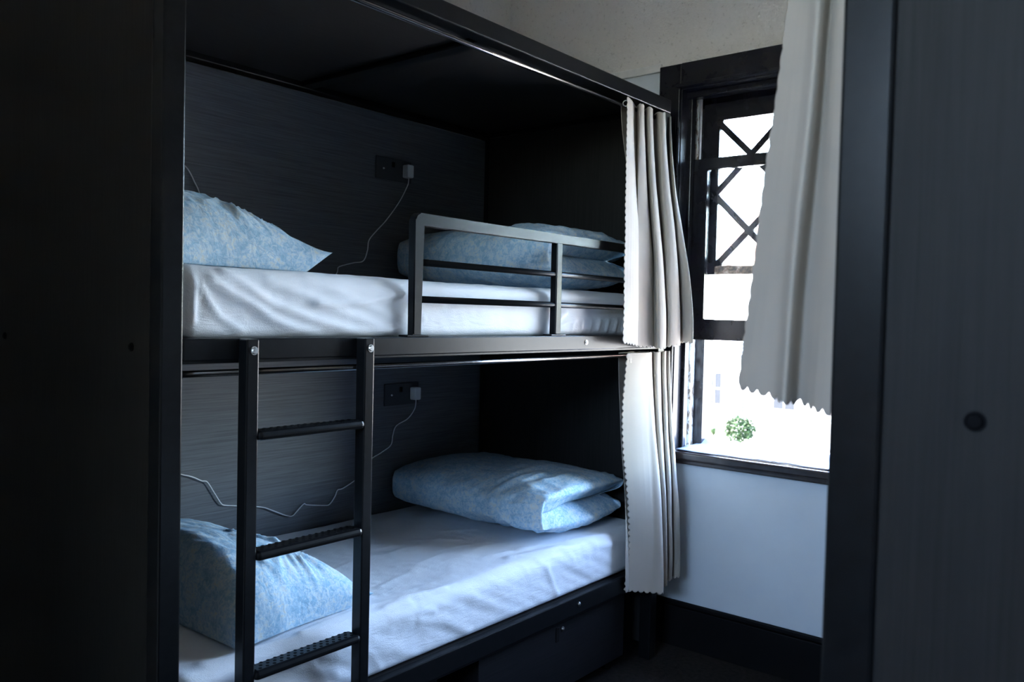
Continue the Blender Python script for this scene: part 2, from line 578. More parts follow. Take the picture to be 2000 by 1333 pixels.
# lower sash (inner track), pushed up
LS = dict(x0=3.149, x1=3.184, y0=WY0 + .006, y1=WY1 - .006, z0=1.261, z1=2.004)
lo = sash_frame('lower_sash', LS['x0'], LS['x1'], LS['y0'], LS['y1'], LS['z0'], LS['z1'], .074, .046, .084, 'frame_paint')
boxpart('glass_pane', (3.165, 3.168, LS['y0'] + .07, LS['y1'] - .07, LS['z0'] + .08, LS['z1'] - .042), 'glass', lo, 0)
for y in (LS['y0'] + .3, LS['y1'] - .3):
    boxpart('sash_lift', (LS['x0'] - .012, LS['x0'] + .002, y - .03, y + .03, LS['z0'] + .03, LS['z0'] + .045), 'frame_paint', lo, .003)
# sill: board with a nosing
bm = nb()
box(bm, 3.035, 3.10, WY0 - .14, WY1 + .105, .772, .806, .009, 3)
link('sill_nosing', bm, 'sill_paint', win)
boxpart('sill_apron', (3.048, 3.08, WY0 - .12, WY1 + .095, .756, .774), 'sill_paint', win, .004)
boxpart('sill_board', (3.06, 3.40, WY0, WY1, .782, .803), 'white_paint', win, .003)
# pale cloth lying on the sill
bm = nb()
G = []
for i in range(90):
    row = []
    y = 0.31 + (1.628 - 0.31) * i / 89
    for j in range(26):
        q = j / 25
        x = 3.058 + .23 * q + .006 * noise.noise((y * 9, 1, 0)) * q
        z = .8085 + .006 * q + .010 * abs(noise.noise((y * 7 + 3, x * 22, 1))) + .018 * sstep(.75, .95, q) * (0.6 + .8 * abs(noise.noise((y * 16, 5, 2))))
        if abs(y - 1.215) < .012 + .02 * q:
            z += .004
        row.append(bm.verts.new((x, y, z)))
    G.append(row)
grid_faces(bm, G)
o = link('sill_cloth', bm, 'sill_cloth', None, True)
sm = o.modifiers.new('thickness', 'SOLIDIFY'); sm.thickness = .002; sm.offset = -1
tag(o, 'bluish-white cloth laid along the window sill', 'cloth')

# unseen second window, added behind the camera to send in fill light
w2 = tag(empty('window_fill', (RX0 - .13, (VY0 + VY1) / 2, VZ0)), 'unseen high window added behind the camera for fill light', 'window', kind='structure')
for a in ((VY0, VY0 + .06, VZ0, VZ1), (VY1 - .06, VY1, VZ0, VZ1), (VY0 + .06, VY1 - .06, VZ0, VZ0 + .06), (VY0 + .06, VY1 - .06, VZ1 - .06, VZ1), ((VY0 + VY1) / 2 - .025, (VY0 + VY1) / 2 + .025, VZ0 + .06, VZ1 - .06)):
    boxpart('frame_member', (RX0 - .16, RX0 - .1, *a), 'frame_paint', w2, .003)
for a, b in ((VY0 + .05, (VY0 + VY1) / 2 - .02), ((VY0 + VY1) / 2 + .02, VY1 - .05)):
    boxpart('glass_pane', (RX0 - .132, RX0 - .129, a, b, VZ0 + .05, VZ1 - .05), 'glass', w2, 0)

# ------------------------------------------------------------------ bunk beds
BX0, BX1, BY0, BY1 = .849, 2.908, 1.61, 2.56
PW, PD = .048, .05
RAIL_U, RAIL_L = (1.232, 1.28), (.318, .38)
def bolt(parent, p, n=(0, -1, 0), r=.008, m='chrome', tf=None, name='bolt'):
    bm = nb()
    p, n = Vector(p), Vector(n)
    cyl(bm, p, p + n * .002, r * 1.25, 18)
    cyl(bm, p + n * .002, p + n * .005, r, 18, r * .75)
    cyl(bm, p + n * .004, p + n * .0056, r * .42, 6)
    if tf:
        for v in bm.verts:
            v.co = tf(v.co)
    return link(name, bm, m, parent, False)

def bunk(name, label, tf, full):
    base = tf(Vector(((BX0 + BX1) / 2, (BY0 + BY1) / 2, 0)))
    b = tag(empty(name, base), label, 'bunk bed', 'black framed bunk beds')
    def P(nm, dims, m='metal', bev=.003, parent=None):
        return boxpart(nm, dims, m, parent or b, bev, tf)
    for x in (BX0, BX1 - PW):
        for y in (BY0, BY1 - PD):
            P('post', (x, x + PW, y, y + PD, 0, 2.142), 'metal', .004)
    P('top_beam', (BX0, BX1, BY0, BY0 + PD, 2.142, 2.195), 'metal', .004)
    P('top_beam', (BX0, BX1, BY1 - PD, BY1, 2.142, 2.195), 'metal', .004)
    for x in (BX0, BX1 - PW):
        P('top_beam', (x, x + PW, BY0 + PD, BY1 - PD, 2.142, 2.195), 'metal', .004)
    P('roof_crossbar', (1.835, 1.885, BY0 + PD, BY1 - PD, 2.145, 2.163), 'metal', .003)
    P('roof_panel', (BX0 + PW, 1.859, BY0 + PD, BY1 - PD, 2.163, 2.18), 'roof', .001)
    P('roof_panel', (1.861, BX1 - PW, BY0 + PD, BY1 - PD, 2.163, 2.18), 'roof', .001)
    for z0, z1, nm in ((*RAIL_U, 'side_rail'), (*RAIL_L, 'side_rail')):
        r1 = P(nm, (BX0 + PW, BX1 - PW, BY0, BY0 + .028, z0, z1), 'metal', .003)
        P(nm, (BX0 + PW, BX1 - PW, BY1 - .045, BY1 - .012, z0, z1), 'metal', .003)
        for x in (BX0 + .01, BX1 - .04):
            P('end_rail', (x, x + .03, BY0 + PD, BY1 - PD, z0, z1), 'metal', .003)
        P('rail_lip', (BX0 + PW, BX1 - PW, BY0 + .004, BY0 + .045, z0 - .006, z0 + .001), 'metal', .001, r1)
        P('bed_base', (BX0 + PW, BX1 - PW, BY0 + .03, BY1 - .046, z1 - .028, z1 - .004), 'roof', .001)
    # panels
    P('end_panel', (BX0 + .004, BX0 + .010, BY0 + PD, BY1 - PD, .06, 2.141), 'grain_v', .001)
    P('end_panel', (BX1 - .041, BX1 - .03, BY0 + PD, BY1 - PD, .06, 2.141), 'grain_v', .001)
    P('back_panel', (BX0 + PW, BX1 - PW, BY1 - .032, BY1 - .016, 1.281, 2.132), 'grain_h', .001)
    P('back_panel', (BX0 + PW, BX1 - PW, BY1 - .032, BY1 - .016, .381, 1.231), 'grain_h', .001)
    # curtain rods with end brackets
    for z in (2.115, 1.204):
        bm = nb()
        cyl(bm, (BX0 + PW, BY0 + .024, z), (BX1 - PW, BY0 + .024, z), .0075, 16)
        for v in bm.verts:
            v.co = tf(v.co)
        ro = link('curtain_rod', bm, 'rodm', b, True)
        for x in (BX0 + PW, BX1 - PW - .006):
            bm = nb()
            cyl(bm, (x, BY0 + .024, z), (x + .006, BY0 + .024, z), .014, 18)
            for v in bm.verts:
                v.co = tf(v.co)
            link('rod_flange', bm, 'metal', ro)
    # bolt caps on the near end panel at rail height
    for y in (BY0 + .13, BY1 - .13):
        bolt(b, (BX0 + .004, y, 1.258), (-1, 0, 0), .0075, 'tread', tf, 'bolt_cap')
    return b

ident = lambda p: Vector(p)
MIRY = .282 + BY0
mirror = lambda p: Vector((p[0], MIRY - p[1], p[2]))
bed = bunk('bunk_bed', 'black two-tier bunk bed with ladder, guard rail and blue pillows', ident, True)
bed2 = bunk('bunk_bed', 'dark bunk bed in the right foreground, seen by its end panel', mirror, False)

def BP(nm, dims, m='metal', bev=.003, parent=None):
    return boxpart(nm, dims, m, parent or bed, bev)
# drawers under the lower bed
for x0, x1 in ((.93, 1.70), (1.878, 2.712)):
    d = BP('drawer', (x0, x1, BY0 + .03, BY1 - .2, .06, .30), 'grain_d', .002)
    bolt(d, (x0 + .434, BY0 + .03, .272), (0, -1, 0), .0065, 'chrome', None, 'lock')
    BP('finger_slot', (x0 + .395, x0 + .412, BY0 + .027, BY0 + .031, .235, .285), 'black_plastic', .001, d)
for x in (.945, 1.68, 1.895, 2.69):
    for y in (BY0 + .09, BY1 - .26):
        bm = nb()
        cyl(bm, (x, y, 0), (x, y, .06), .018, 14)
        link('drawer_foot', bm, 'black_plastic', bed)
for x, z in ((2.365, 1.257), (2.364, .352), (1.15, .352)):
    bolt(bed, (x, BY0, z), (0, -1, 0), .0065, 'chrome')
# guard rail: bent square tube, posts, two round bars
GY0, GY1 = BY0 + .004, BY0 + .030
bm = nb()
prof = [(1.554, 1.284)]
R = .02
for k in range(9):
    a = math.pi - k / 8 * math.pi / 2
    prof.append((1.554 + R + R * math.cos(a), 1.612 - R + R * math.sin(a)))
prof.append((BX1 - PW, 1.612))
inner = [(1.584, 1.284), (1.584, 1.582), (BX1 - PW, 1.582)]
poly = prof + inner[::-1]
A = [bm.verts.new((x, GY0, z)) for x, z in poly]
B = [bm.verts.new((x, GY1, z)) for x, z in poly]
bm.faces.new(A); bm.faces.new(B)
for i in range(len(poly)):
    j = (i + 1) % len(poly)
    bm.faces.new((A[i], A[j], B[j], B[i]))
bmesh.ops.bevel(bm, geom=[e for e in bm.edges if abs(e.verts[0].co.y - e.verts[1].co.y) < 1e-6], offset=.003, segments=2, affect='EDGES')
guard = link('guard_rail', bm, 'metal', bed)
BP('guard_post', (2.192, 2.222, GY0, GY1, 1.284, 1.583), 'metal', .003, guard)
for x in (1.569, 2.207):
    BP('foot_plate', (x - .04, x + .04, BY0 + .001, BY0 + .036, 1.28, 1.285), 'metal', .0015, guard)
for z in (1.481, 1.381):
    bm = nb()
    cyl(bm, (1.584, BY0 + .017, z), (BX1 - PW, BY0 + .017, z), .0095, 18)
    link('guard_bar', bm, 'metal', guard, True)
# ladder
LY0, LY1 = BY0 - .034, BY0
for x in (1.025, 1.355):
    st = BP('ladder_stile', (x, x + .03, LY0, LY1, 0, 1.279), 'metal', .003)
    bolt(st, (x + .017, LY0, 1.254), (0, -1, 0), .0075)
for z in (1.077, .810, .543, .276):
    r = BP('ladder_rung', (1.055, 1.355, LY0 - .006, LY1 + .010, z - .022, z), 'metal', .009)
    bm = nb()
    for i in range(15):
        for j in range(3):
            x, y = 1.075 + i * .0186 + (.0093 if j % 2 else 0), LY0 + .009 + j * .0125
            if x < 1.345:
                cyl(bm, (x, y, z - .001), (x, y, z + .0004), .0046, 8, .0042)
    link('tread_studs', bm, 'tread', r)['kind'] = 'stuff'

# ------------------------------------------------------------------ mattresses
def dist_poly(p, P):
    best, side = 9, 0
    for a, b in zip(P, P[1:]):
        d = (b[0] - a[0], b[1] - a[1])
        L2 = d[0] ** 2 + d[1] ** 2
        t = max(0, min(1, ((p[0] - a[0]) * d[0] + (p[1] - a[1]) * d[1]) / L2))
        q = (a[0] + d[0] * t, a[1] + d[1] * t)
        dd = math.hypot(p[0] - q[0], p[1] - q[1])
        if dd < best:
            best = dd
    return best

def mattress(name, label, x0, x1, y0, y1, z0, z1, disp):
    R = .045
    prof = []
    def seg(a, b, n):
        for k in range(n):
            prof.append((a[0] + (b[0] - a[0]) * k / n, a[1] + (b[1] - a[1]) * k / n))
    def arc(c, a0, a1, r, n):
        for k in range(n):
            a = a0 + (a1 - a0) * k / n
            prof.append((c[0] + r * math.cos(a), c[1] + r * math.sin(a)))
    rb = .02
    seg((y0, z0 + rb), (y0, z1 - R), 14)
    arc((y0 + R, z1 - R), math.pi, math.pi / 2, R, 8)
    seg((y0 + R, z1), (y1 - R, z1), 80)
    arc((y1 - R, z1 - R), math.pi / 2, 0, R, 6)
    seg((y1, z1 - R), (y1, z0 + rb), 6)
    arc((y1 - rb, z0 + rb), 0, -math.pi / 2, rb, 3)
    seg((y1 - rb, z0), (y0 + rb, z0), 8)
    arc((y0 + rb, z0 + rb), -math.pi / 2, -math.pi, rb, 3)
    cy, cz = (y0 + y1) / 2, (z0 + z1) / 2
    bm = nb()
    stations = []
    nx = 230
    for k in range(7):
        a = math.pi / 2 * (1 - k / 7)
        stations.append((x0 + R - R * math.sin(a), R - R * math.cos(a)))
    for k in range(nx + 1):
        stations.append((x0 + R + (x1 - x0 - 2 * R) * k / nx, 0))
    for k in range(1, 8):
        a = math.pi / 2 * k / 7
        stations.append((x1 - R + R * math.sin(a), R - R * math.cos(a)))
    G = []
    for x, ins in stations:
        row = []
        for (y, z) in prof:
            yy = cy + (y - cy) * (1 - ins / (cy - y0))
            zz = cz + (z - cz) * (1 - ins / (cz - z0))
            # outward normal of the section
            fr = sstep(z0, z0 + .02, z)
            ny = -1 if y < y0 + R * .3 else (1 if y > y1 - R * .3 else 0)
            p = disp(x, y, z, ny)
            if y < y0 + R:                       # front side and its rounding
                w = sstep(z1, z1 - R, z)
                row.append(bm.verts.new((x, yy - p * w * fr, zz + p * (1 - w))))
            elif z > z1 - R * .9:
                row.append(bm.verts.new((x, yy, zz + p)))
            else:
                row.append(bm.verts.new((x, yy, zz)))
        G.append(row)
    grid_faces(bm, G, True)
    bm.faces.new(G[0]); bm.faces.new(G[-1])
    return tag(link(name, bm, 'sheet', None, True), label, 'mattress', 'single mattresses on the bunk bed')

FOLDS = [([(.985, 1.405), (1.032, 1.376), (1.079, 1.358), (1.13, 1.325), (1.188, 1.303), (1.26, 1.284)], .010, .013),
         ([(1.02, 1.42), (1.06, 1.40), (1.13, 1.359), (1.247, 1.323), (1.375, 1.293), (1.47, 1.279)], .009, .012),
         ([(1.545, 1.392), (1.457, 1.378), (1.374, 1.364), (1.26, 1.362)], .008, .010),
         ([(1.545, 1.396), (1.49, 1.402), (1.43, 1.41)], .005, .007),
         ([(.938, 1.407), (.941, 1.367), (.939, 1.315)], .011, .006),
         ([(.955, 1.395), (.975, 1.36), (1.002, 1.325), (1.065, 1.291)], .006, .008),
         ([(1.13, 1.41), (1.21, 1.384), (1.292, 1.354), (1.424, 1.318), (1.53, 1.286)], .006, .014),
         ([(1.24, 1.42), (1.33, 1.39), (1.44, 1.35), (1.53, 1.33)], .004, .012),
         ([(1.595, 1.40), (1.64, 1.375), (1.70, 1.37)], .004, .006),
         ([(1.59, 1.36), (1.63, 1.33)], .004, .006),
         ([(2.235, 1.29), (2.255, 1.33), (2.30, 1.36)], .006, .006),
         ([(2.24, 1.30), (2.30, 1.325), (2.36, 1.33)], .005, .006)]
FOLDS += [([(2.33 + .055 * k, 1.285), (2.345 + .055 * k, 1.33)], .004, .006) for k in range(8)]
def disp_up(x, y, z, ny):
    d = .004 * noise.noise((x * 5, y * 5, z * 9)) + .0012 * noise.noise((x * 30, y * 25, z * 40))
    if y < BY0 + .09:
        for P, a, w in FOLDS:
            q = dist_poly((x, z), P)
            if q < w * 3:
                d += a * math.exp(-(q / w) ** 2)
        d -= .0025 * sstep(1.50, 1.545, x) * sstep(1.60, 1.56, x)
    return d
mattress('mattress', 'white-sheeted mattress on the upper bunk behind the guard rail', .902, 2.862, BY0 + .040, 2.512, 1.278, 1.437, disp_up)
LFOLD = []
rr = random.Random(3)
for k in range(44):
    x = rr.uniform(1.2, 2.6); y = rr.uniform(1.60, 2.15)
    L = rr.uniform(.06, .24); a = math.radians(rr.uniform(-12, 46))
    LFOLD.append(([(x, y), (x + L * .5 * math.cos(a), y - L * .5 * math.sin(a) + .008), (x + L * math.cos(a), y - L * math.sin(a))], rr.uniform(.0018, .0045), rr.uniform(.005, .010)))
LFOLD += [([(1.0, 1.70), (1.3, 1.665), (1.6, 1.66)], .006, .014), ([(1.25, 1.68), (1.5, 1.70), (1.75, 1.665)], .006, .010), ([(2.1, 1.72), (2.35, 1.66), (2.6, 1.63)], .006, .010),
          ([(2.2, 1.76), (2.42, 1.69), (2.62, 1.65)], .005, .009), ([(1.30, 2.33), (1.8, 2.30), (2.2, 2.30)], .004, .012)]
def disp_lo(x, y, z, ny):
    d = .006 * noise.noise((x * 3.2, y * 4, 4)) + .003 * noise.noise((x * 7 + y * 5, y * 12, z * 6)) + .0010 * noise.noise((x * 30, y * 30, z * 40))
    for P, a, w in LFOLD:
        if abs(P[0][0] - x) < .7:
            q = dist_poly((x, y - (.525 - z) * .6 if z < .525 else y), P)
            if q < w * 3:
                d += a * math.exp(-(q / w) ** 2)
    if y < BY0 + .05:
        d += .004 * noise.noise((x * 16 + z * 30, z * 10, 2))
    return d
mattress('mattress', 'white-sheeted mattress on the lower bunk behind the ladder', .902, 2.862, BY0 + .0285, 2.512, .381, .545, disp_lo)

for z, w in ((1.278, 'upper'), (.378, 'lower')):  # unseen mattresses, added so their white sheets bounce light onto the window wall
    mattress('mattress', 'unseen white-sheeted mattress added on the %s tier of the right-hand bunk to bounce light' % w, .902, 2.862, MIRY - 2.515, MIRY - BY0 - .035, z, z + .162,
             lambda x, y, z_, n: .004 * noise.noise((x * 5, y * 5, z_ * 9)))

# ------------------------------------------------------------------ pillows
def ridge(p):
    return max(0, 1 - 2.2 * abs(noise.noise(p))) ** 3

def finish_pillow(name, bm, label):
    return tag(link(name, bm, 'pillow', None, True), label, 'pillow', 'blue patterned pillows')

def flat_pillow(name, label, cx, cy, z0, Wd, Ln, H, rot, peak, tip, creases, seed):
    """pillow lying on a sheet; v across (x), u along (y); 'peak' is where across its width it is fattest"""
    bm = nb()
    nu, nv = 130, 120
    ca, sa = math.cos(rot), math.sin(rot)
    def prof(v):
        if v > peak:
            q = (v - peak) / (1 - peak)
            return max(0, 1 - q ** 2.0) ** .72
        q = (peak - v) / (1 + peak)
        return max(0, 1 - q ** 2.6) ** .5
    def pt(u, v, top):
        x = Wd / 2 * v * (1 - .05 * (1 - u * u) * abs(v) ** 3)
        y = Ln / 2 * u * (1 - .05 * (1 - v * v) * abs(u) ** 3)
        t = H * prof(v) * max(0, 1 - abs(u) ** 3.6) ** .5
        rim = max(abs(u), abs(v))
        zs = .022 + tip * max(0, v) ** 3 * max(0, -u) ** 2
        d = .007 * noise.noise((u * 2.4 + seed, v * 2.4, 1)) + .0035 * noise.noise((u * 6 + seed, v * 7, 5))
        ang = math.atan2(v - .0, u)
        d += .0040 * sstep(.35, .9, rim) * noise.noise((ang * 5.5, seed, 2)) * sstep(.4, -.3, u) + .003 * sstep(.6, .98, rim) * noise.noise((ang * 14, seed, 6)) * sstep(.3, -.3, u)
        if top:
            for P, a, w in creases:
                q = dist_poly((u, v), P)
                if q < 3 * w:
                    d += .55 * a * math.exp(-(q / w) ** 2)
            fa, fr_ = math.atan2(v - .12, u + .52), math.hypot(v - .12, u + .52)
            d += .007 * (ridge((math.cos(fa) * 2.3, math.sin(fa) * 2.3, seed)) - .35) * sstep(.02, .14, fr_) * math.exp(-((fr_ - .25) / .28) ** 2) * sstep(.35, -.15, u)
            d += .0035 * (ridge((u * 7 + v * 5, u * 1.5 - v * 2, seed + 8)) - .3) * sstep(.5, -.2, u) * sstep(peak + .25, peak - .2, v)
            z = zs + t + d * min(1, 5 * (1 - rim))
        else:
            z = max(0, zs - t * .9)
        return bm.verts.new((cx + x * ca - y * sa, cy + x * sa + y * ca, z0 + max(0, z)))
    T, Bt = [], []
    for i in range(nu + 1):
        u = math.sin(math.pi / 2 * (2 * i / nu - 1))
        T.append([]); Bt.append([])
        for j in range(nv + 1):
            v = math.sin(math.pi / 2 * (2 * j / nv - 1))
            T[-1].append(pt(u, v, True)); Bt[-1].append(pt(u, v, False))
    grid_faces(bm, T); grid_faces(bm, Bt)
    bmesh.ops.remove_doubles(bm, verts=bm.verts[:], dist=.0003)
    return finish_pillow(name, bm, label)

def folded_pillow(name, label, x0, y0, y1, z0, arm, T, seed):
    """pillow folded double: one plump roll whose fold faces -x; on the near end and at +x the two layers part along a crease"""
    bm = nb()
    Wd = arm + 2 * T                       # footprint across
    nu, na = 150, 150
    cy, hl = (y0 + y1) / 2, (y1 - y0) / 2
    zc = T * 2 * .93                       # height of the crease between the layers
    def pt(u, a):
        # a runs round the section: 0 = +x crease, over the upper layer, round the fold, back along the bottom
        e = max(0, 1 - abs(u) ** 5.0) ** .42
        q = a * 2 * math.pi
        c, s_ = math.cos(q), math.sin(q)
        # superellipse section
        n = 2.6
        k = (abs(c) ** n + abs(s_) ** n) ** (-1 / n)
        X, Z = k * c, k * s_
        # pinch: crease on the +x side and, near the ends, right round to the fold
        crease = math.exp(-(Z / .20) ** 2)
        px = sstep(-.25, .75, X) * crease
        endp = math.exp(-(Z / .13) ** 2) * sstep(-.75, -.1, X)
        X2 = X - .34 * px
        up = 1 if Z > 0 else -1
        lay = 1.0 + (.06 * sstep(0, 1, X) if up > 0 else 0)
        hx = Wd / 2 * lay
        hz = zc * (1.0 if up > 0 else .98)
        sc = .62 + .38 * e                 # the ends close towards the seam line of each layer
        y = cy + hl * u * (1 - .13 * endp * abs(u) ** 5 - .03 * abs(X) ** 4 * abs(u) ** 4)
        zend = zc + hz * .5 * max(-1, min(1, Z * 2.2))
        z = zend + (zc + hz * Z - zend) * e
        x = x0 + Wd / 2 + hx * X2 * (.90 + .10 * e)
        # softness and wrinkles
        nx, nz = c, s_
        d = .010 * noise.noise((u * 2.2 + seed, X * 1.6, Z * 1.6)) + .004 * noise.noise((u * 7 + seed, X * 5, Z * 5))
        wr = math.sin(u * 30 + 6 * noise.noise((u * 1.7, Z * 1.3, seed)) + Z * 4.5)
        d += (.0010 + .0032 * sstep(.5, -.7, u) * sstep(.6, -.2, X)) * wr * max(0, noise.noise((u * 3, Z * 2, seed + 4)) + .5)
        d += .0060 * (ridge((u * 6 + Z * 2.2, u * 1.2 - Z * 1.5, seed + 7)) - .3) * sstep(.5, -.4, X) * sstep(.7, -.5, u)
        d += .0060 * (ridge((X * 4, Z * 5 + u * 2, seed + 3)) - .3) * sstep(-.5, -.85, u)
        d += .0045 * sstep(-.55, -.9, u) * noise.noise((X * 7, Z * 9, seed + 2)) + .004 * sstep(.2, .8, X) * noise.noise((u * 12, Z * 3, seed))
        d *= (1 - .5 * crease)
        d *= .35 + .65 * e
        return bm.verts.new((x + nx * d, y, z0 + max(0.0, z + nz * d - .0)))
    G = []
    for i in range(nu + 1):
        u = math.sin(math.pi / 2 * (2 * i / nu - 1))
        G.append([pt(u, j / na) for j in range(na)])
    grid_faces(bm, G, True)
    for end, sg in ((G[0], 1), (G[-1], -1)):     # the parting between the two layers runs into the roll
        prev = end
        for k in range(1, 7):
            q = k / 6
            ring_ = []
            for v in end:
                X = (v.co.x - x0 - Wd / 2) / (Wd / 2)
                w = .25 + .75 * sstep(-.9, -.1, X)
                ring_.append(bm.verts.new((v.co.x * (1 - .1 * q) + (x0 + Wd / 2) * .1 * q, v.co.y + sg * .075 * w * q ** .8, z0 + zc + (v.co.z - z0 - zc) * (1 - q) ** 1.6)))
            grid_faces(bm, [prev, ring_], True)
            prev = ring_
    o = finish_pillow(name, bm, label)
    return o

CR_A = [([(-.98, .05), (-.75, .02), (-.45, -.10)], .010, .05), ([(-.55, .12), (-.80, .30), (-.97, .48)], .010, .040), ([(-.45, .22), (-.70, .42)], -.008, .05), ([(-.35, .45), (-.85, .55)], .007, .035), ([(-.65, -.25), (-.85, -.1)], -.008, .06)]
flat_pillow('pillow', 'blue patterned pillow lying by the post on the upper bunk', 1.123, 2.085, 1.440, .445, .78, .172, 0, -.50, .030, CR_A, 2.0)
CR_B = [([(-.25, -.15), (-.5, .15), (-.92, .2)], .012, .045), ([(-.5, .15), (-.72, .50), (-.85, .7)], .010, .045), ([(-.1, -.2), (-.5, .15)], .009, .045), ([(-.55, .25), (-.8, .38)], -.010, .05), ([(-.65, .0), (-.85, .03)], -.010, .05), ([(-.75, -.35), (-.97, -.2)], .008, .04)]
flat_pillow('pillow', 'rumpled blue patterned pillow behind the ladder on the lower bunk', 1.275, 2.070, .552, .43, .76, .180, math.radians(3), -.60, .004, CR_B, 7.0)
folded_pillow('pillow', 'folded blue patterned pillow behind the guard rail of the upper bunk', 2.245, 1.70, 2.47, 1.440, .46, .065, 4.0)
folded_pillow('pillow', 'folded blue patterned pillow beside the curtain on the lower bunk', 2.245, 1.70, 2.47, .553, .46, .056, 9.0)

# ------------------------------------------------------------------ chargers, cables, sockets
UC = [(2.37, 1.891), (2.362, 1.858), (2.327, 1.792), (2.266, 1.713), (2.213, 1.663), (2.177, 1.624), (2.17, 1.583), (2.15, 1.542), (2.099, 1.531), (2.03, 1.511), (2.023, 1.491), (1.979, 1.435), (1.797, 1.391), (1.572, 1.418), (1.475, 1.615), (1.456, 1.713), (1.437, 1.752), (1.419, 1.782), (1.398, 1.8), (1.35, 1.809)]
LC = [(2.431, .981), (2.426, .94), (2.395, .904), (2.338, .879), (2.319, .843), (2.309, .802), (2.257, .777), (2.199, .753), (2.153, .698), (2.114, .679), (2.064, .66), (2.04, .658), (2.028, .636), (2.004, .61), (1.98, .608), (1.897, .624), (1.884, .63), (1.852, .606), (1.835, .594), (1.808, .599), (1.732, .636), (1.711, .645), (1.669, .655), (1.609, .667), (1.56, .677), (1.545, .686), (1.521, .723), (1.493, .766), (1.474, .772), (1.438, .791), (1.405, .802), (1.358, .822)]
YP = BY1 - .032
def charger(px, pz, path, yc, label, slabel):
    so = BPL = empty('power_socket', (px - .06, YP, pz))
    tag(so, slabel, 'power socket', 'black sockets in the bunk back panels')
    boxpart('face_plate', (px - .155, px + .035, YP - .008, YP, pz - .045, pz + .045), 'socket', so, .003)
    boxpart('rocker_switch', (px - .075, px - .060, YP - .012, YP - .007, pz + .008, pz + .03), 'black_plastic', so, .002)
    bolt(so, (px - .118, YP - .008, pz - .002), (0, -1, 0), .003, 'white_plastic', None, 'screw')
    c = tag(empty('usb_charger', (px, YP - .02, pz)), label, 'charger', 'white chargers with trailing cables')
    boxpart('plug_body', (px - .017, px + .017, YP - .042, YP - .008, pz - .026, pz + .026), 'white_plastic', c, .005)
    bm = nb()
    P = [(px, YP - .028, pz - .025), (px, YP - .028, pz - .04)]
    n = len(path)
    for i, (x, z) in enumerate(path):
        q = min(1, i / 3)
        P.append((x, YP - .028 + (yc - YP + .028) * q, z))
    tube(bm, catmull([Vector(p) for p in P[:2] + P[3:]], 190), .0021, 7)
    link('cable', bm, 'white_plastic', c, True)
charger(2.362, 1.918, UC, YP - .006, 'white charger with cable on the upper bunk back panel', 'black power socket holding the charger over the upper mattress')
charger(2.428, 1.008, LC, YP - .010, 'white charger with cable drooping along the lower bunk panel', 'black power socket holding the charger over the lower mattress')

# ------------------------------------------------------------------ curtains
PITCH = .0235
def curtain(name, label, top, bot, ztop, hem, ease, group, edge=.0110, mid=None):
    N, Mr = 330, 230
    Tp = catmull([Vector((*p, 0)) for p in top], None)
    Bp = catmull([Vector((*p, 0)) for p in bot], None)
    L = [0]
    for a, b in zip(Bp, Bp[1:]):
        L.append(L[-1] + (b - a).length)
    idx = []
    j = 0
    for i in range(N):
        d = L[-1] * i / (N - 1)
        while j < len(L) - 2 and L[j + 1] < d:
            j += 1
        idx.append((j, min(1, (d - L[j]) / max(1e-9, L[j + 1] - L[j])), d))
    bm = nb()
    G = []
    for r in range(Mr):
        t = r / (Mr - 1)
        e = ease(t)
        row = []
        for i, (j, q, d) in enumerate(idx):
            a = Tp[j].lerp(Tp[j + 1], q)
            b = Bp[j].lerp(Bp[j + 1], q)
            p = a.lerp(b, e)
            fr = d / L[-1]
            zb = hem(fr) - .0085 * abs(math.sin(math.pi * d / PITCH)) ** .7
            zt = ztop + .004 * noise.noise((fr * 30, 2, 1))
            z = zt + (zb - zt) * t
            p.x += .005 * noise.noise((fr * 6, t * 5, 3)) * min(1, 3 * t)
            p.y += .004 * noise.noise((fr * 7, t * 4, 8)) * min(1, 3 * t)
            if d < .02:                                   # scalloped leading edge
                k = (1 - d / .02)
                tg = (Tp[4].lerp(Bp[4], e) - Tp[0].lerp(Bp[0], e)).normalized()
                p -= tg * (edge * abs(math.sin(math.pi * (ztop - z) / PITCH)) ** .7) * k
            if mid:
                dx, dy = mid(fr, t)
                p.x += dx; p.y += dy
            row.append(bm.verts.new((p.x, p.y, z)))
        G.append(row)
    grid_faces(bm, G)
    o = link(name, bm, 'curtain', None, True)
    sm = o.modifiers.new('thickness', 'SOLIDIFY')
    sm.thickness = .0012
    tag(o, label, 'curtain', group)
    return o

def ring(parent, c, n, R, r, m='chrome', name='curtain_hook'):
    bm = nb()
    c, n = Vector(c), Vector(n).normalized()
    s = n.cross(Vector((0, 0, 1))).normalized()
    w = s.cross(n)
    pts = [c + (s * math.cos(a) + w * math.sin(a)) * R for a in [2 * math.pi * k / 20 for k in range(21)]]
    tube(bm, pts, r, 6)
    return link(name, bm, m, parent, True)

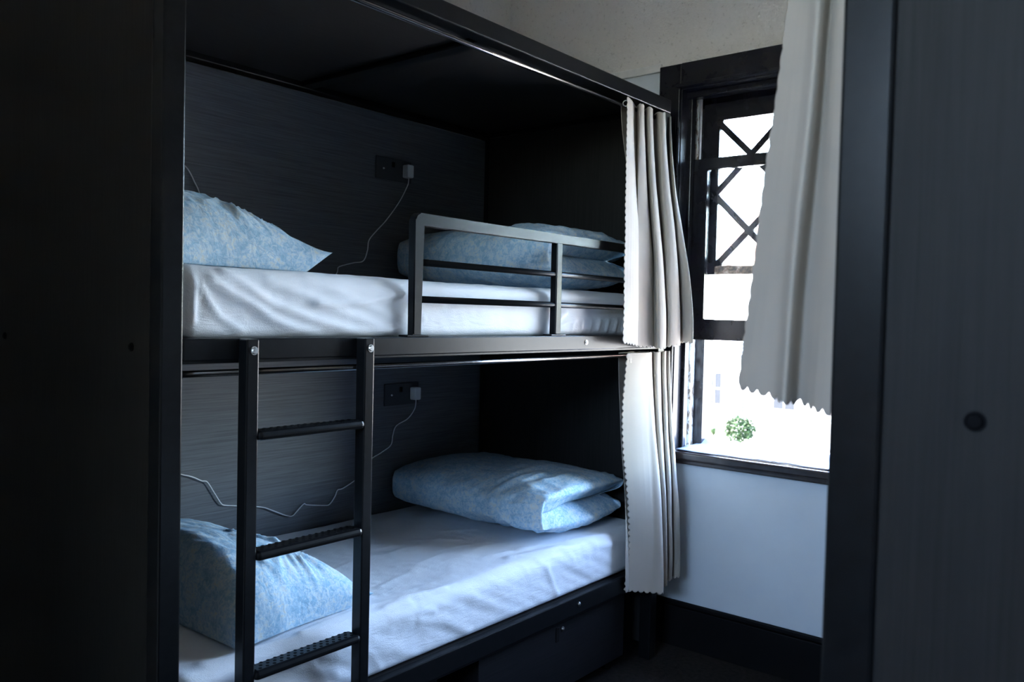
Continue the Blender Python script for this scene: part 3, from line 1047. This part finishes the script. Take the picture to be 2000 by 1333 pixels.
UT = [(2.55, 1.585), (2.602, 1.6), (2.69, 1.635), (2.655, 1.6), (2.687, 1.6), (2.76, 1.645), (2.717, 1.6), (2.75, 1.6), (2.835, 1.65), (2.804, 1.6), (2.837, 1.595), (2.92, 1.645), (2.89, 1.6), (2.96, 1.65), (2.93, 1.66), (2.816, 1.665), (2.704, 1.663), (2.614, 1.655)]
UB = [(2.503, 1.545), (2.559, 1.55), (2.622, 1.56), (2.665, 1.590), (2.755, 1.580), (2.79, 1.585), (2.753, 1.55), (2.798, 1.545), (2.86, 1.585), (2.826, 1.545), (2.883, 1.53), (2.945, 1.565), (2.921, 1.535), (2.914, 1.49), (2.99, 1.575), (2.93, 1.595), (2.821, 1.597), (2.74, 1.598)]
LT = [(2.607, 1.6), (2.659, 1.592), (2.729, 1.588), (2.774, 1.592), (2.83, 1.63), (2.803, 1.595), (2.837, 1.59), (2.897, 1.63), (2.862, 1.595), (2.881, 1.59), (2.94, 1.63), (2.916, 1.6), (2.928, 1.6), (2.96, 1.65), (2.841, 1.655), (2.726, 1.655), (2.631, 1.65)]
LB = [(2.655, 1.600), (2.690, 1.573), (2.735, 1.538), (2.772, 1.512), (2.87, 1.585), (2.848, 1.55), (2.86, 1.545), (2.915, 1.585), (2.881, 1.55), (2.9, 1.545), (2.955, 1.585), (2.921, 1.545), (2.954, 1.54), (2.985, 1.59), (2.841, 1.596), (2.726, 1.597), (2.639, 1.596)]
c1 = curtain('bunk_curtain', 'beige scalloped curtain bunched at the window end of the upper bunk', UT, UB, 2.128, lambda f: 1.262 - .022 * math.sin(math.pi * min(1, f * 1.6)) - .004 * f, lambda t: sstep(0, 1, t * .9 + .1 * t) ** .8, 'scalloped bunk curtains')
ring(c1, (2.56, 1.60, 2.108), (1, .3, 0), .010, .0018)
c2 = curtain('bunk_curtain', 'beige scalloped curtain bunched at the window end of the lower bunk', LT, LB, 1.216, lambda f: .335 - .02 * math.sin(math.pi * min(1, f * 2.2)) + .0 * f, lambda t: sstep(0, 1, t) ** .8, 'scalloped bunk curtains',
             mid=lambda f, t: (max(0, 1 - f * 9) * -.012 * math.sin(t * 7.0 - .6), max(0, 1 - f * 9) * .006 * math.sin(t * 7.0 - .6) - .004))
ring(c2, (2.632, 1.592, 1.188), (0, 1, 0), .006, .0018, 'chrome', 'eyelet')
# near curtain, hanging from the right-hand bunk
def ry(px, x):      # y on the ray of an image column near mid height, at distance x
    return x * {1443: .4455, 1475: .4225, 1510: .4000, 1530: .3880, 1545: .3785, 1560: .3690, 1590: .3500, 1625: .3290, 1640: .3205}[px]
RB = [(1.035, ry(1443, 1.035)), (1.010, ry(1475, 1.010)), (.985, ry(1510, .985)), (.955, ry(1530, .955)), (.965, ry(1545, .965)), (.99, ry(1560, .99)), (.95, ry(1590, .95)), (.925, ry(1625, .925)), (.93, .300), (.99, .303), (1.01, .293), (.95, .291), (.97, .289), (1.03, .293), (1.06, .289)]
RT = [(.975, .335), (.96, .330), (.945, .322), (.93, .312), (.935, .305), (.955, .303), (.935, .296), (.925, .288), (.93, .278), (.965, .275), (.98, .262), (.945, .255), (.95, .243), (.99, .25), (1.01, .24)]
c3 = curtain('bunk_curtain', 'beige scalloped curtain in front of the window on the right bunk', RT, RB, 2.128, lambda f: 1.262 - .012 * min(1, f * 2.2), lambda t: t ** .85, 'scalloped bunk curtains', edge=.004)

# ------------------------------------------------------------------ outside
GZ = -3.3
bm = nb(); box(bm, -90, 110, -90, 90, GZ - .3, GZ)
tag(link('ground', bm, 'ground'), 'sunlit pale paved ground outside the window', 'ground', kind='structure')
def house(name, label, x, y0, y1, depth, zt, wins, m, rz):
    h = tag(empty(name, (x, (y0 + y1) / 2, GZ)), label, 'house')
    boxpart('house_walls', (x, x + depth, y0, y1, GZ, zt), m, h, 0)
    bm = nb()
    pts = [(x - .5, zt), (x + depth / 2, zt + rz), (x + depth + .5, zt)]
    A = [bm.verts.new((a, y0 - .4, b)) for a, b in pts]
    B = [bm.verts.new((a, y1 + .4, b)) for a, b in pts]
    bm.faces.new(A); bm.faces.new(B)
    for i in range(3):
        bm.faces.new((A[i], A[(i + 1) % 3], B[(i + 1) % 3], B[i]))
    link('house_roof', bm, 'rooftile', h)
    for (a, b, c, d, k) in wins:
        w = boxpart('house_window', (x - .05, x + .02, a - .06, b + .06, c - .06, d + .06), 'white_paint', h, 0)
        n = 2 if k == 'dark_pane' else 1
        for i in range(n):
            if k == 'blind':
                nsl = max(3, int((d - c) / .12))
                for s in range(nsl):
                    boxpart('shutter_slat', (x - .09, x - .05, a, b, c + (d - c) * s / nsl, c + (d - c) * (s + .7) / nsl), k, w, 0)
            else:
                for s in range(2):
                    ya, yb = a + (b - a) * s / 2 + .03, a + (b - a) * (s + 1) / 2 - .03
                    za, zb = c + (d - c) * i / 2 + .03, c + (d - c) * (i + 1) / 2 - .03
                    boxpart('window_pane', (x - .065, x - .045, ya, yb, za, zb), k, w, 0)
    return h
house('house', 'white rendered house with small windows across from the window', 28, 9.6, 16.5, 7, 3.4,
      [(13.1, 13.7, -1.72, -.55, 'dark_pane'), (12.22, 12.56, -1.9, -1.15, 'blind'), (12.3, 12.78, .02, .6, 'blind'), (10.4, 11.2, -1.7, -.5, 'dark_pane'), (15.0, 15.8, -1.7, -.5, 'dark_pane')], 'facade', 2.2)
house('house', 'cream house further along, partly hidden by the near curtain', 30, -3, 7.6, 8, 2.6, [(4.4, 5.4, -1.6, -.3, 'dark_pane'), (.4, 1.4, -1.6, -.3, 'dark_pane')], 'facade2', 2.4)
def shrub(name, label, c, r, n, seed):
    bm = nb()
    R_ = random.Random(seed)
    for k in range(n):
        d = Vector((R_.gauss(0, 1), R_.gauss(0, 1), R_.gauss(0, .8))).normalized() * r * R_.uniform(.55, 1.0)
        p = Vector(c) + d
        s = r * R_.uniform(.10, .2)
        a = Vector((R_.uniform(-1, 1), R_.uniform(-1, 1), R_.uniform(-.6, .6))).normalized()
        b = a.cross(Vector((R_.uniform(-1, 1), R_.uniform(-1, 1), 1))).normalized()
        q = [p - a * s, p + b * s * .4, p + a * s, p - b * s * .4]
        bm.faces.new([bm.verts.new(v) for v in q])
    return bm
sh = tag(empty('shrub', (18, 7.97, -1.62)), 'small green shrub standing outside below the open window', 'shrub')
link('foliage', shrub('shrub', '', (18, 7.97, -1.14), .36, 1500, 4), 'leaf', sh)['kind'] = 'stuff'
bm = nb(); cyl(bm, (18, 7.97, -1.62), (18, 7.97, -1.2), .03, 8)
link('stem', bm, 'leaf', sh)
pp = tag(empty('potted_plant', (18.2, 8.7, -1.62)), 'little plant in a terracotta pot left of the shrub outside', 'potted plant')
bm = nb()
cyl(bm, (18.2, 8.7, -1.62), (18.2, 8.7, -1.40), .07, 16, .10)
link('pot', bm, 'pot', pp)
bm = nb()
R_ = random.Random(11)
for k in range(40):
    a = R_.uniform(0, 6.28); h_ = R_.uniform(.1, .28); w_ = R_.uniform(.03, .16)
    p0 = Vector((18.2, 8.7, -1.40)); p1 = p0 + Vector((math.cos(a) * w_, math.sin(a) * w_, h_)); sd = Vector((-math.sin(a), math.cos(a), 0)) * .02
    bm.faces.new([bm.verts.new(v) for v in (p0, (p0 + p1) / 2 + sd, p1, (p0 + p1) / 2 - sd)])
link('leaves', bm, 'leaf', pp)['kind'] = 'stuff'
bm = nb(); box(bm, 17.4, 19.2, 6.0, 10.4, GZ, -1.62, .02)
tag(link('garden_wall', bm, 'facade'), 'low pale garden wall carrying the potted plant outside', 'garden wall')
